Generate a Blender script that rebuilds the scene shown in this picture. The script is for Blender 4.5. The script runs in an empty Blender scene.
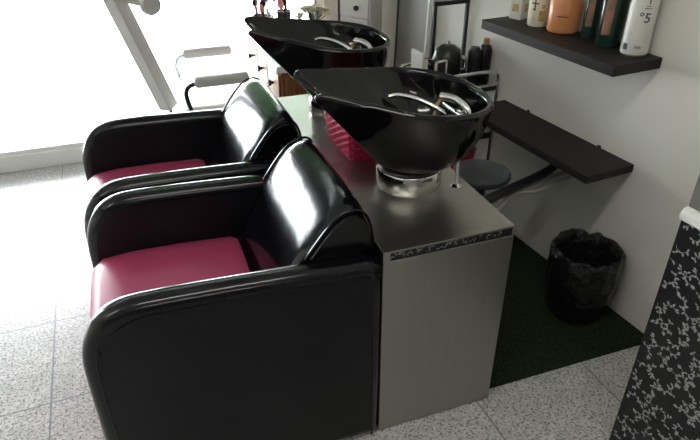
import bpy, bmesh, math, random
from mathutils import Vector, Matrix, noise
random.seed(7)
C = bpy.context.scene.collection
PI = math.pi

# ------------------------------------------------------------------ camera
cam_d = bpy.data.cameras.new('camera')
cam_d.sensor_width = 36.0
cam_d.lens = 600.0 / 700.0 * 36.0
cam_d.clip_start = 0.02
cam = bpy.data.objects.new('camera', cam_d)
C.objects.link(cam)
_P, _Y, _R = math.radians(31.35), math.radians(19.13), math.radians(-0.42)
_f = Vector((math.sin(_Y) * math.cos(_P), math.cos(_Y) * math.cos(_P), -math.sin(_P)))
_r = Vector((math.cos(_Y), -math.sin(_Y), 0))
_u = _r.cross(_f)
_r2 = _r * math.cos(_R) + _u * math.sin(_R)
_u2 = -_r * math.sin(_R) + _u * math.cos(_R)
cam.matrix_world = Matrix(((_r2.x, _u2.x, -_f.x, 0), (_r2.y, _u2.y, -_f.y, 0), (_r2.z, _u2.z, -_f.z, 1.6), (0, 0, 0, 1)))
bpy.context.scene.camera = cam

# ------------------------------------------------------------------ world, lamps, exposure
world = bpy.data.worlds.new('world')
bpy.context.scene.world = world
world.use_nodes = True
_bg = world.node_tree.nodes['Background']
_bg.inputs[0].default_value = (0.93, 0.97, 1.0, 1)
_bg.inputs[1].default_value = 11.0
vs = bpy.context.scene.view_settings
vs.view_transform = 'Standard'
vs.look = 'None'
vs.gamma = 1.0
vs.use_curve_mapping = False
vs.exposure = 1.1


def area(name, loc, rot, sx, sy, power, col=(1, 1, 1), portal=False):
    d = bpy.data.lights.new(name, 'AREA')
    d.shape = 'RECTANGLE'
    d.size = sx
    d.size_y = sy
    d.energy = power
    d.color = col
    if portal:
        d.cycles.is_portal = True
    o = bpy.data.objects.new(name, d)
    o.location = loc
    o.rotation_euler = rot
    C.objects.link(o)
    return o


area('window_portal', (-0.95, 3.80, 1.25), (-PI / 2, 0, 0), 4.1, 2.5, 1, portal=True)
FILL_POWER = 4.5  # lamps out of view, added to raise the ambient light
for cx_, cy_ in ((0.2, 0.6), (0.2, -1.4), (-1.8, 0.6)):
    area('ceiling_fill_light', (cx_, cy_, 2.58), (0, 0, 0), 1.15, 0.12, FILL_POWER, (1.0, 0.97, 0.9))


# ------------------------------------------------------------------ materials
def mat(name, col, rough=0.5, metal=0.0, spec=0.5, coat=0.0, coat_rough=0.05):
    m = bpy.data.materials.new(name)
    m.use_nodes = True
    b = m.node_tree.nodes['Principled BSDF']
    b.inputs['Base Color'].default_value = (*col, 1)
    b.inputs['Roughness'].default_value = rough
    b.inputs['Metallic'].default_value = metal
    b.inputs['Specular IOR Level'].default_value = spec
    b.inputs['Coat Weight'].default_value = coat
    b.inputs['Coat Roughness'].default_value = coat_rough
    return m


def nd(m, t, **kw):
    n = m.node_tree.nodes.new(t)
    for k, v in kw.items():
        if k.startswith('_'):
            n.inputs[k[1:]].default_value = v
        else:
            setattr(n, k, v)
    return n


def lk(m, a, ao, b, bi):
    m.node_tree.links.new(a.outputs[ao], b.inputs[bi])


def bsdf(m):
    return m.node_tree.nodes['Principled BSDF']


def vary(m, c1, c2, scale=8.0, stretch=(1, 1, 1), detail=4, lo=0.35, hi=0.65):
    tc = nd(m, 'ShaderNodeTexCoord')
    mp = nd(m, 'ShaderNodeMapping')
    mp.inputs['Scale'].default_value = stretch
    no = nd(m, 'ShaderNodeTexNoise', _Scale=scale, _Detail=detail)
    cr = nd(m, 'ShaderNodeValToRGB')
    cr.color_ramp.elements[0].position = lo
    cr.color_ramp.elements[1].position = hi
    cr.color_ramp.elements[0].color = (*c1, 1)
    cr.color_ramp.elements[1].color = (*c2, 1)
    lk(m, tc, 'Object', mp, 'Vector')
    lk(m, mp, 'Vector', no, 'Vector')
    lk(m, no, 'Fac', cr, 'Fac')
    lk(m, cr, 'Color', bsdf(m), 'Base Color')
    return no


def bump(m, scale, strength, dist=0.01, stretch=(1, 1, 1), detail=3):
    tc = nd(m, 'ShaderNodeTexCoord')
    mp = nd(m, 'ShaderNodeMapping')
    mp.inputs['Scale'].default_value = stretch
    no = nd(m, 'ShaderNodeTexNoise', _Scale=scale, _Detail=detail)
    bu = nd(m, 'ShaderNodeBump', _Strength=strength, _Distance=dist)
    lk(m, tc, 'Object', mp, 'Vector')
    lk(m, mp, 'Vector', no, 'Vector')
    lk(m, no, 'Fac', bu, 'Height')
    lk(m, bu, 'Normal', bsdf(m), 'Normal')


M = {}
M['black_vinyl'] = mat('black_vinyl', (0.004, 0.004, 0.006), 0.16, spec=0.42)
bump(M['black_vinyl'], 9, 0.3, 0.004, detail=2)
M['black_side'] = mat('black_vinyl_side', (0.004, 0.005, 0.007), 0.3, spec=0.28)
vary(M['black_side'], (0.0035, 0.0045, 0.006), (0.006, 0.007, 0.009), 5)
M['black_vinyl_matt'] = mat('black_vinyl_matt', (0.004, 0.004, 0.005), 0.4, spec=0.2)
M['pink_vinyl'] = mat('pink_vinyl', (0.36, 0.045, 0.115), 0.38)
bump(M['pink_vinyl'], 5, 0.15, 0.004, detail=1)
M['ceramic'] = mat('ceramic_black', (0.004, 0.004, 0.005), 0.09, spec=0.45)
M['chrome'] = mat('chrome', (0.75, 0.75, 0.74), 0.14, 1.0)
vary(M['chrome'], (0.70, 0.70, 0.69), (0.8, 0.8, 0.79), 6)
M['braided'] = mat('braided_steel', (0.55, 0.54, 0.52), 0.38, 0.6)
bump(M['braided'], 400, 0.5, 0.001)
M['steel'] = mat('brushed_steel', (0.42, 0.40, 0.37), 0.36, 1.0)
vary(M['steel'], (0.40, 0.38, 0.35), (0.43, 0.41, 0.375), 5, (90, 90, 0.8), 2)
M['steel_top'] = mat('steel_top', (0.5, 0.48, 0.44), 0.33, 1.0)
vary(M['steel_top'], (0.34, 0.32, 0.29), (0.375, 0.355, 0.325), 5, (0.8, 90, 90), 2)
M['shelf'] = mat('dark_wenge', (0.03, 0.024, 0.022), 0.55, spec=0.3)
vary(M['shelf'], (0.010, 0.008, 0.008), (0.020, 0.016, 0.016), 6, (25, 1.2, 25), 5)
M['wall'] = mat('wall_paint', (0.74, 0.725, 0.67), 0.85)
vary(M['wall'], (0.72, 0.705, 0.65), (0.76, 0.745, 0.69), 2.5)
M['wall_dark'] = mat('taupe_paint', (0.16, 0.145, 0.13), 0.85)
vary(M['wall_dark'], (0.15, 0.135, 0.12), (0.17, 0.155, 0.14), 3)
M['ceiling'] = mat('ceiling_paint', (0.7, 0.7, 0.67), 0.9)
M['white_metal'] = mat('white_metal', (0.72, 0.72, 0.70), 0.35)
vary(M['white_metal'], (0.77, 0.77, 0.75), (0.81, 0.81, 0.79), 3)
M['grey_plastic'] = mat('grey_plastic', (0.23, 0.22, 0.20), 0.5)
vary(M['grey_plastic'], (0.46, 0.45, 0.43), (0.52, 0.51, 0.49), 5)
M['grey_panel'] = mat('grey_panel', (0.24, 0.23, 0.21), 0.4)
vary(M['grey_panel'], (0.22, 0.21, 0.195), (0.26, 0.25, 0.23), 3)
M['dark_metal'] = mat('dark_metal', (0.02, 0.021, 0.023), 0.4, 0.3)
M['black_plastic'] = mat('black_plastic', (0.010, 0.010, 0.012), 0.3)
vary(M['black_plastic'], (0.008, 0.008, 0.01), (0.014, 0.014, 0.016), 12)
M['bag'] = mat('black_bag', (0.007, 0.007, 0.008), 0.3)
bump(M['bag'], 30, 0.9, 0.02, detail=4)
M['crimson'] = mat('crimson_plastic', (0.42, 0.012, 0.045), 0.45)
vary(M['crimson'], (0.50, 0.012, 0.07), (0.60, 0.018, 0.095), 14)
M['wood'] = mat('orange_wood', (0.42, 0.2, 0.08), 0.45)
vary(M['wood'], (0.20, 0.07, 0.02), (0.31, 0.125, 0.035), 4, (30, 30, 1.5), 4)
M['cream'] = mat('cream', (0.78, 0.73, 0.58), 0.6)
vary(M['cream'], (0.72, 0.67, 0.52), (0.85, 0.81, 0.68), 10)
M['orange_gel'] = mat('orange_jar', (0.62, 0.24, 0.09), 0.3)
vary(M['orange_gel'], (0.55, 0.20, 0.075), (0.68, 0.29, 0.12), 6)
M['green_bottle'] = mat('green_bottle', (0.012, 0.035, 0.026), 0.22)
vary(M['green_bottle'], (0.010, 0.03, 0.022), (0.016, 0.045, 0.033), 8)
M['label_pink'] = mat('label_pink', (0.30, 0.13, 0.09), 0.5)
vary(M['label_pink'], (0.10, 0.10, 0.06), (0.38, 0.17, 0.12), 18)
M['white_plastic'] = mat('white_plastic', (0.62, 0.61, 0.56), 0.35)
vary(M['white_plastic'], (0.60, 0.59, 0.54), (0.65, 0.64, 0.59), 6)
M['ink'] = mat('dark_ink', (0.05, 0.055, 0.065), 0.5)
M['grey_ink'] = mat('grey_ink', (0.30, 0.31, 0.31), 0.5)
M['navy'] = mat('navy', (0.02, 0.04, 0.06), 0.5)
M['gold'] = mat('gold_print', (0.50, 0.33, 0.08), 0.5)
vary(M['gold'], (0.38, 0.25, 0.08), (0.6, 0.42, 0.14), 40)
M['blue'] = mat('blue_cloth', (0.03, 0.06, 0.22), 0.8)
vary(M['blue'], (0.02, 0.045, 0.17), (0.04, 0.08, 0.27), 30)
M['red'] = mat('red_plastic', (0.35, 0.012, 0.018), 0.4)
vary(M['red'], (0.31, 0.01, 0.015), (0.39, 0.015, 0.02), 12)
M['tan'] = mat('tan_cap', (0.35, 0.22, 0.09), 0.5)
M['pink_petal'] = mat('pink_petal', (0.75, 0.25, 0.28), 0.6)
vary(M['pink_petal'], (0.65, 0.16, 0.2), (0.85, 0.4, 0.4), 30)
M['leaf'] = mat('leaf_green', (0.05, 0.13, 0.03), 0.5)
M['yellow'] = mat('yellow_sponge', (0.8, 0.6, 0.12), 0.8)
M['grey_seat'] = mat('grey_seat', (0.075, 0.08, 0.088), 0.35)
vary(M['grey_seat'], (0.07, 0.075, 0.083), (0.085, 0.09, 0.098), 6)
M['white_line'] = mat('white_print', (0.42, 0.43, 0.44), 0.5)
M['laminate'] = mat('black_laminate', (0.010, 0.011, 0.014), 0.35)
vary(M['laminate'], (0.008, 0.009, 0.012), (0.014, 0.015, 0.018), 12)
M['grey_arm'] = mat('pale_grey_vinyl', (0.5, 0.49, 0.47), 0.5)
M['fill_lamp_glow'] = mat('fill_lamp_diffuser', (1, 1, 1), 0.5)  # glowing face of the added fill lamps
bsdf(M['fill_lamp_glow']).inputs['Emission Color'].default_value = (1, 0.97, 0.9, 1)
bsdf(M['fill_lamp_glow']).inputs['Emission Strength'].default_value = 1.2
M['pavement'] = mat('pavement', (0.62, 0.62, 0.6), 0.9)
vary(M['pavement'], (0.58, 0.58, 0.56), (0.66, 0.66, 0.64), 3)
M['green_cloth'] = mat('green_reflection_cloth', (0.10, 0.42, 0.06), 0.8)  # cloth of the unseen awning, green for its reflections
vary(M['green_cloth'], (0.03, 0.125, 0.02), (0.04, 0.16, 0.028), 4)
M['grey_cloth'] = mat('dark_reflection_cloth', (0.03, 0.03, 0.032), 0.8)  # dark part of the added awning, keeps the backrest reflections dark


def floor_mat():
    m = mat('terrazzo_tiles', (0.6, 0.6, 0.6), 0.28)
    tc = nd(m, 'ShaderNodeTexCoord')
    mp = nd(m, 'ShaderNodeMapping')
    mp.inputs['Rotation'].default_value = (0, 0, math.radians(-1.9))
    lk(m, tc, 'Object', mp, 'Vector')
    n1 = nd(m, 'ShaderNodeTexNoise', _Scale=115.0, _Detail=3.0)
    n2 = nd(m, 'ShaderNodeTexVoronoi', _Scale=95.0)
    n3 = nd(m, 'ShaderNodeTexNoise', _Scale=9.0, _Detail=4.0)
    for n in (n1, n2, n3):
        lk(m, mp, 'Vector', n, 'Vector')
    r1 = nd(m, 'ShaderNodeValToRGB')
    r1.color_ramp.elements[0].position = 0.38
    r1.color_ramp.elements[0].color = (0.24, 0.235, 0.225, 1)
    r1.color_ramp.elements[1].position = 0.50
    r1.color_ramp.elements[1].color = (0.62, 0.615, 0.60, 1)
    lk(m, n1, 'Fac', r1, 'Fac')
    r2 = nd(m, 'ShaderNodeValToRGB')
    r2.color_ramp.elements[0].position = 0.0
    r2.color_ramp.elements[0].color = (0.55, 0.55, 0.55, 1)
    r2.color_ramp.elements[1].position = 0.9
    r2.color_ramp.elements[1].color = (1, 1, 1, 1)
    lk(m, n2, 'Color', r2, 'Fac')
    mx = nd(m, 'ShaderNodeMixRGB', blend_type='MULTIPLY')
    mx.inputs[0].default_value = 0.75
    lk(m, r1, 'Color', mx, 1)
    lk(m, r2, 'Color', mx, 2)
    r3 = nd(m, 'ShaderNodeValToRGB')
    r3.color_ramp.elements[0].position = 0.3
    r3.color_ramp.elements[0].color = (0.86, 0.86, 0.86, 1)
    r3.color_ramp.elements[1].position = 0.7
    lk(m, n3, 'Fac', r3, 'Fac')
    mx2 = nd(m, 'ShaderNodeMixRGB', blend_type='MULTIPLY')
    mx2.inputs[0].default_value = 1.0
    lk(m, mx, 'Color', mx2, 1)
    lk(m, r3, 'Color', mx2, 2)
    # joints
    sp = nd(m, 'ShaderNodeSeparateXYZ')
    lk(m, mp, 'Vector', sp, 'Vector')
    outs = []
    for ax, off in (('X', FX), ('Y', FY)):
        a = nd(m, 'ShaderNodeMath', operation='SUBTRACT')
        a.inputs[1].default_value = off
        lk(m, sp, ax, a, 0)
        b = nd(m, 'ShaderNodeMath', operation='PINGPONG')
        b.inputs[1].default_value = 0.2265
        lk(m, a, 0, b, 0)
        c = nd(m, 'ShaderNodeMath', operation='LESS_THAN')
        c.inputs[1].default_value = 0.0028
        lk(m, b, 0, c, 0)
        outs.append(c)
    o = nd(m, 'ShaderNodeMath', operation='MAXIMUM')
    lk(m, outs[0], 0, o, 0)
    lk(m, outs[1], 0, o, 1)
    mx3 = nd(m, 'ShaderNodeMixRGB')
    mx3.inputs[2].default_value = (0.19, 0.20, 0.23, 1)
    lk(m, o, 0, mx3, 0)
    lk(m, mx2, 'Color', mx3, 1)
    lk(m, mx3, 'Color', bsdf(m), 'Base Color')
    return m


_c, _s = math.cos(math.radians(-1.9)), math.sin(math.radians(-1.9))
FX = _c * -0.532 - _s * 2.598
FY = _s * -0.532 + _c * 2.598
M['floor'] = floor_mat()


def grass_mat():
    m = mat('artificial_grass', (0.02, 0.04, 0.012), 0.9, spec=0.2)
    vary(m, (0.009, 0.016, 0.008), (0.033, 0.048, 0.019), 120, detail=5)
    bump(m, 260, 1.0, 0.01, detail=2)
    return m


M['grass'] = grass_mat()


def glass_mat():
    m = bpy.data.materials.new('window_glass')
    m.use_nodes = True
    nt = m.node_tree
    nt.nodes.clear()
    out = nt.nodes.new('ShaderNodeOutputMaterial')
    tr = nt.nodes.new('ShaderNodeBsdfTransparent')
    tr.inputs[0].default_value = (0.96, 0.97, 0.97, 1)
    gl = nt.nodes.new('ShaderNodeBsdfGlossy')
    gl.inputs['Roughness'].default_value = 0.0
    fr = nt.nodes.new('ShaderNodeFresnel')
    mx = nt.nodes.new('ShaderNodeMixShader')
    nt.links.new(fr.outputs[0], mx.inputs[0])
    nt.links.new(tr.outputs[0], mx.inputs[1])
    nt.links.new(gl.outputs[0], mx.inputs[2])
    nt.links.new(mx.outputs[0], out.inputs[0])
    return m


M['glass'] = glass_mat()


# ------------------------------------------------------------------ mesh helpers
def link(name, bm, m, parent=None, loc=(0, 0, 0), rot=(0, 0, 0), smooth=False, angle=40):
    bmesh.ops.recalc_face_normals(bm, faces=bm.faces)
    me = bpy.data.meshes.new(name)
    bm.to_mesh(me)
    bm.free()
    ms = m if isinstance(m, (list, tuple)) else [m]
    for q in ms:
        me.materials.append(q)
    if smooth:
        for p in me.polygons:
            p.use_smooth = True
        try:
            me.set_sharp_from_angle(angle=math.radians(angle))
        except Exception:
            pass
    o = bpy.data.objects.new(name, me)
    C.objects.link(o)
    o.location = loc
    o.rotation_euler = rot
    if parent:
        o.parent = parent
    return o


def tag(o, label, cat, group=None, kind=None):
    if label:
        o['label'] = label
    if cat:
        o['category'] = cat
    if group:
        o['group'] = group
    if kind:
        o['kind'] = kind
    return o


def thing(name, label, cat, loc=(0, 0, 0), rz=0.0, group=None):
    o = bpy.data.objects.new(name, None)
    o.empty_display_size = 0.05
    C.objects.link(o)
    o.location = loc
    o.rotation_euler = (0, 0, rz)
    return tag(o, label, cat, group)


def copy_tree(o, parent=None, top=True):
    c = o.copy()
    C.objects.link(c)
    if parent:
        c.parent = parent
    for ch in [k for k in bpy.data.objects if k.parent == o]:
        copy_tree(ch, c, False)
    return c


def box(bm, x0, x1, y0, y1, z0, z1, bev=0.0, seg=2, mi=0):
    r = bmesh.ops.create_cube(bm, size=1.0)
    vs_ = r['verts']
    for v in vs_:
        v.co = Vector(((x0 + x1) / 2 + v.co.x * (x1 - x0), (y0 + y1) / 2 + v.co.y * (y1 - y0), (z0 + z1) / 2 + v.co.z * (z1 - z0)))
    fs = set(f for v in vs_ for f in v.link_faces)
    for f in fs:
        f.material_index = mi
    if bev > 0:
        es = list(set(e for v in vs_ for e in v.link_edges))
        bmesh.ops.bevel(bm, geom=es, offset=bev, segments=seg, profile=0.5, affect='EDGES')
    return bm


def prism(bm, pts, y0, y1, bev=0.0, seg=3):
    """polygon of (x,z) extruded along y"""
    a = [bm.verts.new((x, y0, z)) for x, z in pts]
    b = [bm.verts.new((x, y1, z)) for x, z in pts]
    n = len(pts)
    f0 = bm.faces.new(a)
    f1 = bm.faces.new(b[::-1])
    for i in range(n):
        bm.faces.new((a[i], b[i], b[(i + 1) % n], a[(i + 1) % n]))
    if bev > 0:
        es = list(set(list(f0.edges) + list(f1.edges)))
        bmesh.ops.recalc_face_normals(bm, faces=bm.faces)
        bmesh.ops.bevel(bm, geom=es, offset=bev, segments=seg, profile=0.5, affect='EDGES')
    return bm


def smooth_pts(pts, sub=6, closed=False):
    P = [Vector(p) for p in pts]
    n = len(P)
    out = []
    rng = n if closed else n - 1
    for i in range(rng):
        p0 = P[(i - 1) % n] if (closed or i > 0) else P[0]
        p1 = P[i]
        p2 = P[(i + 1) % n]
        p3 = P[(i + 2) % n] if (closed or i + 2 < n) else P[-1]
        for k in range(sub):
            t = k / sub
            out.append(0.5 * ((2 * p1) + (-p0 + p2) * t + (2 * p0 - 5 * p1 + 4 * p2 - p3) * t * t + (-p0 + 3 * p1 - 3 * p2 + p3) * t ** 3))
    if not closed:
        out.append(P[-1].copy())
    return out


def tube(bm, pts, r, seg=10, closed=False, flat=1.0, mi=0):
    P = [Vector(p) for p in pts]
    n = len(P)
    rr = r if callable(r) else (lambda t: r)
    up = None
    rings = []
    for i in range(n):
        if closed:
            d = (P[(i + 1) % n] - P[(i - 1) % n]).normalized()
        else:
            d = (P[min(i + 1, n - 1)] - P[max(i - 1, 0)]).normalized()
        if up is None:
            up = Vector((0, 0, 1)) if abs(d.z) < 0.9 else Vector((1, 0, 0))
        up = (up - d * up.dot(d)).normalized()
        s = d.cross(up)
        ra = rr(i / max(1, n - 1))
        rings.append([bm.verts.new(P[i] + s * math.cos(2 * PI * k / seg) * ra + up * math.sin(2 * PI * k / seg) * ra * flat) for k in range(seg)])
    cnt = n if closed else n - 1
    for i in range(cnt):
        A, B = rings[i], rings[(i + 1) % n]
        for k in range(seg):
            f = bm.faces.new((A[k], A[(k + 1) % seg], B[(k + 1) % seg], B[k]))
            f.material_index = mi
    if not closed:
        bm.faces.new(rings[0][::-1]).material_index = mi
        bm.faces.new(rings[-1]).material_index = mi
    return bm


def lathe(bm, prof, seg=32, c=(0, 0, 0), sx=1.0, sy=1.0, mi=0):
    rings = []
    for r, z in prof:
        if r < 1e-6:
            rings.append([bm.verts.new((c[0], c[1], c[2] + z))])
        else:
            rings.append([bm.verts.new((c[0] + r * sx * math.cos(2 * PI * k / seg), c[1] + r * sy * math.sin(2 * PI * k / seg), c[2] + z)) for k in range(seg)])
    for A, B in zip(rings, rings[1:]):
        for k in range(seg):
            k2 = (k + 1) % seg
            if len(A) == 1 and len(B) == 1:
                continue
            if len(A) == 1:
                f = bm.faces.new((A[0], B[k2], B[k]))
            elif len(B) == 1:
                f = bm.faces.new((A[k], A[k2], B[0]))
            else:
                f = bm.faces.new((A[k], A[k2], B[k2], B[k]))
            f.material_index = mi
    return bm


def B():
    return bmesh.new()


# wall frame: a point s metres along the right wall (away from the camera), o metres out into the room
WA = math.radians(5.83)
WU = Vector((-math.sin(WA), math.cos(WA), 0))
WN = Vector((-math.cos(WA), -math.sin(WA), 0))
W0 = Vector((1.6, 1.778, 0))


def wp(s, o, z=0.0):
    return W0 + WU * s + WN * o + Vector((0, 0, z))


# ------------------------------------------------------------------ the setting
def structure(name, bm, m, **kw):
    o = link(name, bm, m, **kw)
    o['kind'] = 'structure'
    return o


WIN_Y = 3.68
bm = B(); box(bm, -3.2, 2.2, -2.6, 3.9, -0.08, 0.0)
structure('floor', bm, M['floor'])
bm = B(); box(bm, -3.3, 2.3, -2.7, 3.9, 2.6, 2.7)
structure('ceiling', bm, M['ceiling'])
bm = B(); box(bm, -0.12, 0.0, -4.6, 2.02, 0, 2.6)
structure('wall_right', bm, M['wall'], loc=W0 + WU * 0 + Vector((0.12 * math.cos(WA), 0.12 * math.sin(WA), 0)), rot=(0, 0, WA))
bm = B(); box(bm, -3.3, -3.2, -2.6, 3.9, 0, 2.6)
structure('wall_left', bm, M['wall'])
bm = B(); box(bm, -3.2, 2.2, -2.7, -2.6, 0, 2.6)
structure('wall_near', bm, M['wall_dark'])
# far wall: a pier at the right beside the shopfront and a lintel above it
bm = B(); box(bm, 1.12, 1.6, WIN_Y, WIN_Y + 0.16, 0, 2.6); box(bm, -3.2, 1.12, WIN_Y, WIN_Y + 0.16, 2.45, 2.6)
structure('wall_far', bm, M['wall'])

win = thing('window_1', None, None, (0, WIN_Y, 0))
del_keys = [k for k in ('label', 'category') if k in win.keys()]
for k in del_keys:
    del win[k]
win['kind'] = 'structure'
bm = B()
box(bm, -3.2, 1.12, 0.0, 0.09, 0.0, 0.10, 0.006)
box(bm, -3.2, 1.12, 0.012, 0.07, 0.10, 0.125, 0.004)
link('window_sill', bm, M['white_metal'], win)
bm = B()
for x in (-3.17, -1.75, 1.09):
    box(bm, x - 0.03, x + 0.03, 0.02, 0.08, 0.125, 2.45, 0.004)
box(bm, -3.2, 1.12, 0.02, 0.08, 2.39, 2.45, 0.004)
link('window_frame', bm, M['white_metal'], win)
for x0, x1 in ((-3.14, -1.78), (-1.72, 1.06)):
    bm = B(); box(bm, x0, x1, 0.045, 0.051, 0.125, 2.39)
    link('pane', bm, M['glass'], win)

bm = B(); box(bm, -14, 14, 3.9, 26, -0.16, -0.10)
structure('trim_1', bm, M['pavement'])
bm = B(); box(bm, -3.4, 2.4, 3.9, 4.35, -0.10, -0.02, 0.01)
structure('trim_2', bm, M['pavement'])

bm = B()  # unseen awning, added for green and dark reflections in vinyl and steel
for k in range(24):
    x0_ = -2.35 + k * 0.15
    za, zb = (1.20 if x0_ > -0.42 else 1.36) + (0.012 if k % 2 else 0), 2.42
    q = [(x0_, WIN_Y + 0.62, za), (x0_ + 0.15, WIN_Y + 0.62, za), (x0_ + 0.15, WIN_Y + 0.62, 1.52), (x0_, WIN_Y + 0.62, 1.52)]
    bm.faces.new([bm.verts.new(v) for v in q])
    q = [(x0_, WIN_Y + 0.62, 1.52), (x0_ + 0.15, WIN_Y + 0.62, 1.52), (x0_ + 0.15, WIN_Y + 0.18, zb), (x0_, WIN_Y + 0.18, zb)]
    bm.faces.new([bm.verts.new(v) for v in q])
for f in bm.faces:
    f.material_index = 1 if f.calc_center_median().x < -0.4 else 0
bmesh.ops.remove_doubles(bm, verts=bm.verts, dist=1e-5)
bmesh.ops.solidify(bm, geom=bm.faces[:], thickness=0.003)
structure('reflection_awning', bm, [M['green_cloth'], M['grey_cloth']])

# unseen ceiling lamps, added as ambient fill
for i, (cx_, cy_) in enumerate(((0.2, 0.6), (0.2, -1.4), (-1.8, 0.6))):
    t = thing('ceiling_fill_lamp', ('slim white fill lamp added above the armchairs', 'slim white fill lamp added towards the back of the room', 'slim white fill lamp added over the left side of the room')[i], 'lamp', (cx_, cy_, 2.6), 0, 'added fill lamps')
    bm = B(); box(bm, -0.6, 0.6, -0.08, 0.08, -0.014, -0.001, 0.003)
    link('housing', bm, M['white_metal'], t)
    bm = B(); box(bm, -0.575, 0.575, -0.06, 0.06, -0.018, -0.0142)
    link('diffuser', bm, M['fill_lamp_glow'], t)

# ------------------------------------------------------------------ stainless cabinets
def vine_mesh(bm, w, h, seed, n, mi, place, sc=1.0):
    """white scrolling vines with small leaves, flat ribbons on a laminate face; place(u, v) -> 3D point"""
    rnd = random.Random(seed)

    def ok(u, v):
        return 0.003 < u < w - 0.003 and 0.003 < v < h - 0.003

    def ribbon(pts, wd):
        prev = None
        for i in range(len(pts) - 1):
            (u0, v0), (u1, v1) = pts[i], pts[i + 1]
            if not (ok(u0, v0) and ok(u1, v1)):
                prev = None
                continue
            L = math.hypot(u1 - u0, v1 - v0) or 1
            nu, nv = -(v1 - v0) / L * wd, (u1 - u0) / L * wd
            q = [place(u0 - nu, v0 - nv), place(u1 - nu, v1 - nv), place(u1 + nu, v1 + nv), place(u0 + nu, v0 + nv)]
            f = bm.faces.new([bm.verts.new(p) for p in q])
            f.material_index = mi

    def leaf(u, v, a, L):
        pts = [(0, 0), (0.3 * L, 0.26 * L), (0.7 * L, 0.24 * L), (L, 0), (0.7 * L, -0.2 * L), (0.3 * L, -0.24 * L)]
        q = []
        for x, y in pts:
            uu, vv = u + x * math.cos(a) - y * math.sin(a), v + x * math.sin(a) + y * math.cos(a)
            if not ok(uu, vv):
                return
            q.append(place(uu, vv))
        f = bm.faces.new([bm.verts.new(p) for p in q])
        f.material_index = mi

    done = []
    tries = 0
    while len(done) < n and tries < n * 40:
        tries += 1
        u, v = rnd.uniform(0, w), rnd.uniform(0, h)
        if any((u - a) ** 2 + (v - b) ** 2 < (0.034 * sc) ** 2 for a, b in done):
            continue
        done.append((u, v))
        R = rnd.uniform(0.016, 0.028) * sc
        a0 = rnd.uniform(0, 2 * PI)
        s = rnd.choice((-1, 1))
        pts = []
        for k in range(15):
            t = k / 14
            a = a0 + s * t * 2.5
            r = R * (1 - 0.45 * t)
            pts.append((u + r * math.cos(a), v + r * math.sin(a)))
        ribbon(pts, 0.0008 * sc)
        for k in (0, 4, 8, 12, 14):
            a = a0 + s * k / 14 * 2.5
            leaf(*pts[k], a + s * rnd.uniform(0.2, 1.2), 0.0135 * sc)
            if k % 8 == 0:
                leaf(*pts[k], a - s * rnd.uniform(1.2, 2.4), 0.011 * sc)


CAB_H = 0.699
CX0, CX1 = 0.512, 0.915


def make_cabinet(label, y0, y1, group):
    t = thing('washing_unit_cabinet', label, 'cabinet', ((CX0 + CX1) / 2, (y0 + y1) / 2, 0), 0, group)
    w, d = (CX1 - CX0) / 2, (y1 - y0) / 2
    bm = B(); box(bm, -w + 0.004, w - 0.004, -d + 0.006, d - 0.003, 0.012, CAB_H - 0.004)
    vine_mesh(bm, 2 * w - 0.04, 0.026, 5, 34, 1, lambda u, v: Vector((-w + 0.02 + u, -d + 0.0052, CAB_H - 0.032 + v)), 0.36)
    link('laminate_carcass', bm, [M['laminate'], M['white_line']], t)['label'] = 'black patterned laminate edge showing under the top'
    bm = B(); box(bm, -w, w, -d, -d + 0.004, 0.004, CAB_H - 0.032, 0.0008, 1)
    box(bm, -w, -w + 0.02, -d, -d + 0.004, CAB_H - 0.032, CAB_H - 0.004)
    link('front_panel', bm, M['steel'], t)
    bm = B(); box(bm, w - 0.004, w, -d + 0.004, d, 0.004, CAB_H - 0.006, 0.0008, 1)
    link('side_panel', bm, M['steel'], t)
    bm = B(); box(bm, -w, w, -d, d, CAB_H - 0.006, CAB_H, 0.0015, 2)
    link('top_panel', bm, M['steel_top'], t)
    return t


cab1 = make_cabinet('brushed steel washing unit cabinet in front, next to the nearer pink-seated chair', 1.207, 1.765, 'steel cabinets')
cab2 = make_cabinet('brushed steel washing unit cabinet farther back, carrying the crimson basket', 1.768, 2.47, 'steel cabinets')


# ------------------------------------------------------------------ shampoo basins
def rim_point(th):
    """local rim curve (x towards the back of the basin, neck rest at -x)"""
    c, s = math.cos(th), math.sin(th)
    if c >= 0:
        x = 0.04 + 0.185 * c
        y = 0.215 * s
        z = 0.30 - 0.012 * c
    else:
        q = -c
        x = 0.04 - 0.355 * (q ** 0.85)
        wd = 0.215 * (1 - 0.44 * min(1, q * 1.12) ** 2.0)
        y = (wd * s / max(0.28, abs(s))) if abs(s) < 0.28 else wd * (1 if s > 0 else -1) * min(1, 0.62 + 0.38 * ((abs(s) - 0.28) / 0.72)) / 0.62 * 0.62
        z = 0.30 + 0.06 * q ** 1.3
    return x, y, z


def rim_curve(n=72):
    """closed rim: egg outline with a neck cut between two raised horns"""
    side = [(0.225, 0.0, 0.288), (0.215, 0.075, 0.289), (0.175, 0.148, 0.292), (0.10, 0.198, 0.297), (0.02, 0.213, 0.303), (-0.07, 0.204, 0.313),
            (-0.16, 0.176, 0.329), (-0.25, 0.142, 0.350), (-0.305, 0.120, 0.361), (-0.325, 0.106, 0.360), (-0.318, 0.088, 0.347), (-0.285, 0.060, 0.318), (-0.268, 0.030, 0.300), (-0.262, 0.0, 0.294)]
    pts = side + [(x, -y, z) for x, y, z in side[-2:0:-1]]
    return smooth_pts(pts, 5, closed=True)


def _k(x):
    return max(0.0, min(1.0, (x + 0.30) / 0.2))


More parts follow.
